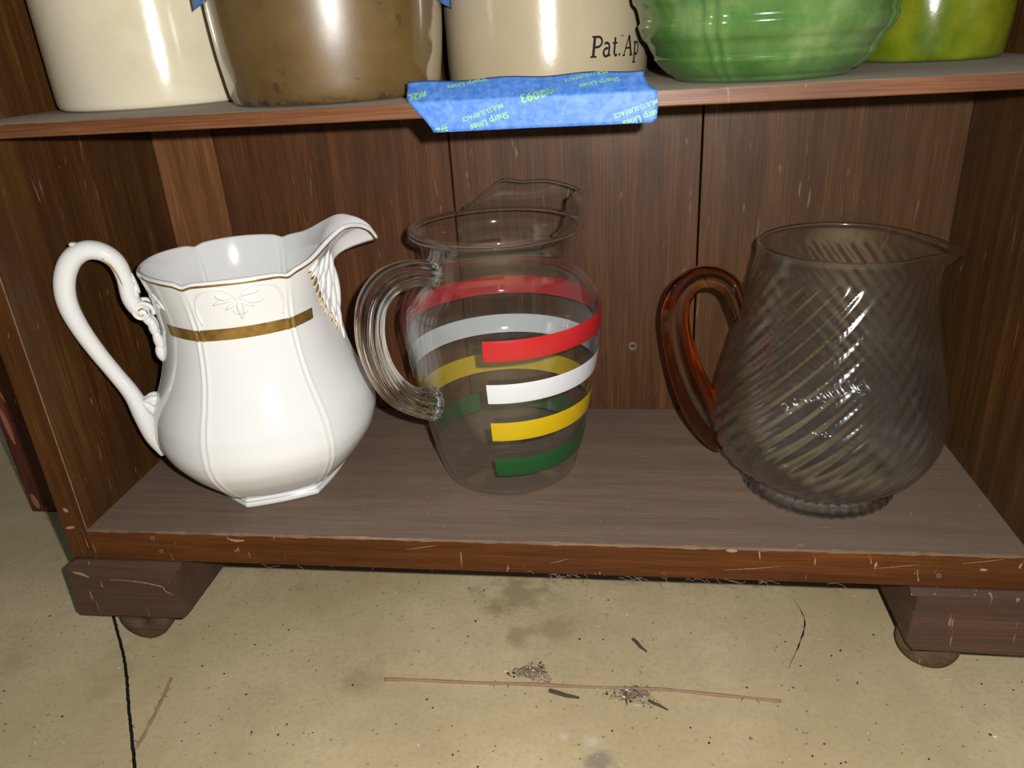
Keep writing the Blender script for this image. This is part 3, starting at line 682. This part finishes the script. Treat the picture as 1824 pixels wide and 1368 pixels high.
# green hooped pot
n = NT('green_mottled_glaze')
a = n.noise(n.coords(), 22, 5, .6); b = n.noise(n.coords(scale=(1, 1, .5)), 60, 4, .6)
col = n.ramp(a, [(.3, (.030, .080, .018)), (.5, (.060, .130, .030)), (.72, (.16, .22, .085))])
col = n.mix(n.ramp(b, [(.4, BW(.4)), (.7, BW(0))]), col, (.022, .065, .014))
n.principled(Base__Color=col, Roughness=.16, Specular__IOR__Level=.5, Normal=n.bump(b, .15, .0015)); M_green = n.m
def hoops(th, z):
    k = 1+.014*math.tanh(5*sin(2*pi*(z-.004)/.0178))
    a2 = abs(((degrees(th)+119+45) % 90)-45)
    return k+.020*(exp(-((a2-3.0)/1.5)**2))-.004*exp(-(a2/1.0)**2)
c4 = pot('green_pot', (.4650, .0600), [(.0420, 0), (.0465, .0010), (.0490, .003), (.0555, .009), (.0625, .018), (.0685, .034), (.0722, .055), (.0728, .075), (.0720, .10), (.069, .12), (.070, .126), (.068, .129)], M_green,
    'green glazed pot with raised horizontal hoops and vertical ribs', 'pot', nth=260, mod=hoops, ndiv=110)
# olive pot with relief
n = NT('olive_green_glaze')
a = n.noise(n.coords(), 24, 5, .6)
col = n.ramp(a, [(.3, (.035, .070, .004)), (.5, (.10, .13, .005)), (.75, (.20, .20, .015))])
n.principled(Base__Color=col, Roughness=.14, Specular__IOR__Level=.5, Normal=n.bump(a, .2, .002)); M_olive = n.m
c5 = pot('olive_pot', (.5840, .1485), [(.0370, 0), (.0415, .001), (.0430, .003), (.0440, .010), (.0455, .03), (.0462, .06), (.0460, .085), (.0450, .105), (.0455, .112), (.044, .115)], M_olive,
    'olive green glazed pot in the corner behind the hooped one', 'pot', nth=160, mod=lambda th, z: 1+.02*interp(z, [0, .02, .05], [0, .2, 1])*sin(5*th+1)*sin(pi*min(max((z-.01)/.09, 0), 1)))
V, F_ = [], []
for az_, z_, an, L, wd in [(-70, .050, 70, .03, .012), (-55, .045, 110, .03, .012), (-62, .06, 90, .035, .014), (-100, .05, 60, .03, .012), (-88, .055, 115, .03, .012), (-35, .05, 80, .03, .012)]:
    th = radians(az_); nn = Vector((cos(th), sin(th), 0)); sd = Vector((-sin(th), cos(th), 0)); a = radians(an)
    lobe(V, F_, nn*.0455+Vector((0, 0, z_)), sd*cos(a)+Vector((0, 0, 1))*sin(a), nn, L, wd, .004)
mesh('leaf_relief', V, F_, M_olive, c5, smooth=True)

# ================================================================== BLUE TAPE
n = NT('blue_painters_tape')
a = n.noise(n.coords(scale=(1, 1, 1)), 220, 4, .7); b = n.noise(n.coords(), 40, 3, .5)
col = n.ramp(a, [(.35, (.030, .125, .42)), (.72, (.105, .225, .54))])
n.principled(Base__Color=col, Roughness=.55, Specular__IOR__Level=.35, Normal=n.bump(a, .35, .0004)); M_tape = n.m
M_tapetxt = plain('tape_print_green', (.20, .42, .13), .5, .3, var=.1)
# tape frame: x along the shelf, v across (0 = shelf arris, + flap leaning back above the shelf, - down the front)
TX0, TX1 = .2744, .4048
FA = radians(36); VT, VB = .0160, -.0155
def tape_pt(x, v, off=0.0):
    if v > 0: return Vector((x, -.0012+v*cos(FA)-off*sin(FA), ZS+.0003+v*sin(FA)+off*cos(FA)+.0005*sin(x*140)*v/VT))
    return Vector((x, -.0012-off-.0012*(min(-v, .015)/.015)*(1+.6*sin(x*70)), ZS+.0003+v))
tp = thing('painters_tape', ((TX0+TX1)/2, 0, ZS), 'strip of printed blue painter\'s tape folded over the second shelf edge', 'tape')
TO = -Vector(((TX0+TX1)/2, 0, ZS))
def left_edge(v): return TX0+interp(v, [VB, -.0125, -.008, -.004, 0, .005, .010, VT], [.0140, .0122, .0085, .0045, .0015, -.0005, -.0005, -.0015])
def right_edge(v): return TX1+interp(v, [VB, -.0135, -.006, 0, .003, .007, .010, VT], [-.002, .0005, .0012, .0004, -.0030, -.0045, -.0058, -.0062])
vv_ = [VB, -.0135, -.011, -.008, -.005, -.0025, -.001, 0, .001, .003, .006, .009, .012, .0142, VT]; nx = 60; vs = []
for v in vv_:
    for i in range(nx):
        x0, x1 = left_edge(v), right_edge(v); vs.append(tape_pt(x0+(x1-x0)*i/(nx-1), v)+TO)
to = mesh('tape_strip', vs, grid_faces(nx, len(vv_), False), M_tape, tp, smooth=True)
md = to.modifiers.new('thickness', 'SOLIDIFY'); md.thickness = .0002; md.offset = -1
def tape_text(body, size, x, v, rot, flip=True):
    me = text_mesh(body, size); xs = [q.co.x for q in me.vertices]; cx = (min(xs)+max(xs))/2
    bm = bmesh.new(); bm.from_mesh(me); bmesh.ops.triangulate(bm, faces=list(bm.faces))
    bmesh.ops.subdivide_edges(bm, edges=[e for e in bm.edges if e.calc_length() > .0015], cuts=1)
    a = radians(rot+(180 if flip else 0)); kill = []
    for q in bm.verts:
        px, py = q.co.x-cx, q.co.y-size*.35; gx_ = x+px*cos(a)-py*sin(a); gv = v+px*sin(a)+py*cos(a)
        lo, hi = VB+.0002, VT-.0002
        if not (lo <= gv <= hi) or not (left_edge(gv)+.0002 <= gx_ <= right_edge(gv)-.0002): kill.append(q)
        q.co = tape_pt(gx_, gv, .00025)+TO
    bmesh.ops.delete(bm, geom=kill, context='VERTS')
    bm.to_mesh(me); bm.free()
    if len(me.polygons): link('tape_print', me, M_tapetxt, tp)
    else: bpy.data.meshes.remove(me)
tape_text('#2093', .0068, .3440, .0010, 13)
tape_text('#2093', .0068, .2765, .0035, 10); tape_text('#2093', .0062, .2885, -.0160, 13)
tape_text('Sharp Lines', .0046, .3185, -.0112, 16); tape_text('MULTI-SURFACE', .0032, .3150, -.0068, 16)
tape_text('Sharp Lines', .0046, .3760, .0075, 13); tape_text('MULTI-SURFACE', .0032, .3690, .0128, 13)
tape_text('Sharp Lines', .0046, .3985, -.0128, 16); tape_text('MULTI-SURFACE', .0032, .3945, -.0085, 16)
tape_text('Sharp Lines', .0046, .3060, .0125, 13)
# torn tape scraps stuck on the brown jug, above the crock shoulders
def scrap(az, z, w_, h_, label, lean, flare):
    t = []; nu, nv = 8, 6
    for j in range(nv):
        for i in range(nu):
            th = radians(az)+(i/(nu-1)-.5)*w_/.0700; zz = z+(j/(nv-1)-.5)*h_+lean*(i/(nu-1)-.5)*w_
            q_ = i/(nu-1) if flare > 0 else 1-i/(nu-1); r = .0702+abs(flare)*max(0, q_-.3)**1.5+.0003*sin(i*1.3); t.append((r*cos(th), r*sin(th), zz))
    o = mesh('tape_scrap', t, grid_faces(nu, nv, False), M_tape, None, (.2110, .0765, ZS), True)
    m = o.modifiers.new('thickness', 'SOLIDIFY'); m.thickness = .0003; m.offset = 1
    return tag(o, label, 'tape')
scrap(-148, .0705, .024, .030, 'torn scrap of blue tape on the jug beside the cream crock', .2, -.009)
scrap(3, .0640, .026, .030, 'torn scrap of blue tape on the jug beside the beige crock', -.2, .008)

# ================================================================== DEBRIS ON THE FLOOR
rnd = random.Random(11)
M_twig = plain('dry_twig', (.30, .19, .125), .8, .2, var=.5, scale=200)
M_split = plain('dark_splinter', (.085, .060, .045), .8, .2, var=.5, scale=300)
def twig(name, pts, r, mat, label, nodes=0, seed=0):
    rn = random.Random(seed); nn = 70; path = [Vector((p[0], p[1], ZF+r*.9+.0004*sin(i*.3))) for i, p in enumerate(cr(pts, nn))]
    rad = [r*(.75+.35*abs(sin(i*.21+seed))+(.25 if rn.random() < .12 else 0)) for i in range(nn)]
    v_, f_ = tube(path, rad, 7); o = mesh(name, v_, f_, mat, None, smooth=True)
    for k in range(nodes):
        i = rn.randrange(4, nn-4); p = path[i]; a = rn.uniform(0, 2*pi); q = p+Vector((cos(a)*.005, sin(a)*.005, .0012))
        v_, f_ = tube([p, (p+q)/2, q], [r*.5, r*.4, r*.2], 5); mesh('twig_shoot', v_, f_, mat, o)
    return tag(o, label, 'twig' if 'twig' in name else 'splinter')
twig('twig', [(.2179, -.0229), (.27, -.0215), (.33, -.0205), (.40, -.0188), (.44, -.0195), (.4945, -.0237)], .0011, M_twig, 'long thin dry twig lying across the floor in front of the bookcase', 7, 2)
twig('twig', [(.0575, -.0330), (.0610, -.052), (.0640, -.072), (.0665, -.094)], .0010, M_twig, 'short bent twig beside the long floor crack', 4, 5)
for k, (a, b, r, lb) in enumerate([((.3965, .030), (.4065, .017), .0010, 'dark splinter lying under the bottom shelf edge, apart from the twig'),
                                   ((.3375, -.0245), (.3590, -.0300), .0012, 'dark flat splinter lying between the two dirt clumps'),
                                   ((.3900, -.0170), (.3915, -.0330), .0008, 'thin dark splinter stuck in the dirt clump on the twig'),
                                   ((.4060, -.0280), (.4190, -.0355), .0008, 'thin dark splinter poking out of the larger dirt clump')]):
    A, B = Vector((*a, 0)), Vector((*b, 0)); d_ = (B-A); sd = Vector((-d_.y, d_.x, 0)).normalized()*r*1.3; vs = []
    for t_, k_ in ((0, .9), (.25, 1.1), (.6, .95), (1, .25)):
        c_ = A+d_*t_+sd*(.25*sin(t_*7+k)); vs += [c_+sd*k_+Vector((0, 0, ZF)), c_-sd*k_+Vector((0, 0, ZF)), c_-sd*k_*.7+Vector((0, 0, ZF+r*1.2)), c_+sd*k_*.6+Vector((0, 0, ZF+r*1.4))]
    o = mesh('wood_splinter', vs, grid_faces(4, 4)+[(3, 2, 1, 0), (12, 13, 14, 15)], M_split); tag(o, lb, 'splinter')
def crumbs(name, spots, mats, label, cat):
    V, F_, mi = [], [], []
    for (x, y, z, s, m_) in spots:
        off = len(V); q = [Vector((rnd.uniform(.6, 1.3)*sx_, rnd.uniform(.6, 1.3)*sy_, rnd.uniform(.5, 1.)*sz_)) for sx_, sy_, sz_ in ((1, 0, 0), (-1, 0, 0), (0, 1, 0), (0, -1, 0), (0, 0, 1), (0, 0, -1))]
        V += [Vector((x, y, z+s*.4))+k_*s for k_ in q]
        for f in ((0, 2, 4), (2, 1, 4), (1, 3, 4), (3, 0, 4), (2, 0, 5), (1, 2, 5), (3, 1, 5), (0, 3, 5)): F_.append(tuple(off+k_ for k_ in f)); mi.append(m_)
    o = mesh(name, V, F_, mats, None, mi=mi); return tag(o, label, cat, kind='stuff')
M_c1 = plain('grey_dirt', (.21, .155, .115), .95, .1, var=.6, scale=500); M_c2 = plain('black_crumb', (.025, .020, .016), .9, .2); M_c3 = plain('pale_crumb', (.62, .56, .46), .8, .2); M_c4 = plain('reddish_crumb', (.38, .16, .09), .8, .2)
def clump(cx, cy, rx, ry, nn):
    out = []
    for k in range(nn):
        a = rnd.uniform(0, 2*pi); q = rnd.random()**.8*(1+.35*sin(a*3+cx*90)); x = cx+cos(a)*rx*q; y = cy+sin(a)*ry*q
        out.append((x, y, ZF+rnd.uniform(0, .0030)*max(0, 1-q), rnd.choice([.0003, .0004, .0005, .0006, .0008, .0012]), rnd.choices([0, 1, 2, 3], [.80, .10, .04, .06])[0]))
    return out
crumbs('dirt_clump', clump(.3230, -.0085, .0150, .0080, 520), [M_c1, M_c2, M_c3, M_c4], 'small clump of grey dirt and crumbs just behind the long twig', 'dirt')
crumbs('dirt_clump', clump(.3960, -.0245, .0170, .0085, 520), [M_c1, M_c2, M_c3, M_c4], 'loose clump of dirt lying over the middle of the long twig', 'dirt')
sc_ = []
for k in range(420):
    sc_.append((rnd.uniform(-.15, .75), rnd.uniform(-.14, .10), ZF, rnd.choice([.0003, .0004, .0005, .0006, .0010]), rnd.choices([1, 0, 2], [.7, .2, .1])[0]))
sc_ += [(.6215, -.0420, ZF, .0016, 2), (.6190, -.0405, ZF, .0011, 1), (.505, -.0100, ZF, .0010, 1), (.4740, -.0120, ZF, .0011, 1), (.470, -.055, ZF, .0015, 0)]
crumbs('scattered_crumbs', sc_, [M_c1, M_c2, M_c3, M_c4], 'tiny dark crumbs scattered all over the tan floor', 'crumbs')
# cobweb and dust fibres hanging at the bottom shelf's lower edge
V, F_ = [], []
def fibre(x, y, z, L, r=.00008):
    pts = [Vector((x, y, z))]
    a = rnd.uniform(-1, 1)
    for k in range(7):
        a += rnd.uniform(-1.0, 1.0); pts.append(pts[-1]+Vector((cos(a)*L/7, rnd.uniform(-.3, .3)*L/7, sin(a)*L/9-.0002)))
    v_, f_ = tube([Vector(p) for p in cr([tuple(p) for p in pts], 20)], [r]*20, 4); o_ = len(V)
    V.extend(v_); F_.extend([tuple(o_+k_ for k_ in f) for f in f_])
for k in range(46):
    x = rnd.choice([rnd.gauss(.385, .014), rnd.gauss(.455, .018), rnd.uniform(.10, .55), rnd.gauss(.34, .006)])
    fibre(x, rnd.uniform(-.0006, .003), -T1+rnd.uniform(-.0018, .0008), rnd.uniform(.004, .016))
o = mesh('cobweb', V, F_, plain('dust_fibre', (.34, .31, .27), .9, .1), None)
tag(o, 'dusty cobweb fibres hanging along the lower edge of the bottom shelf', 'cobweb', kind='stuff')
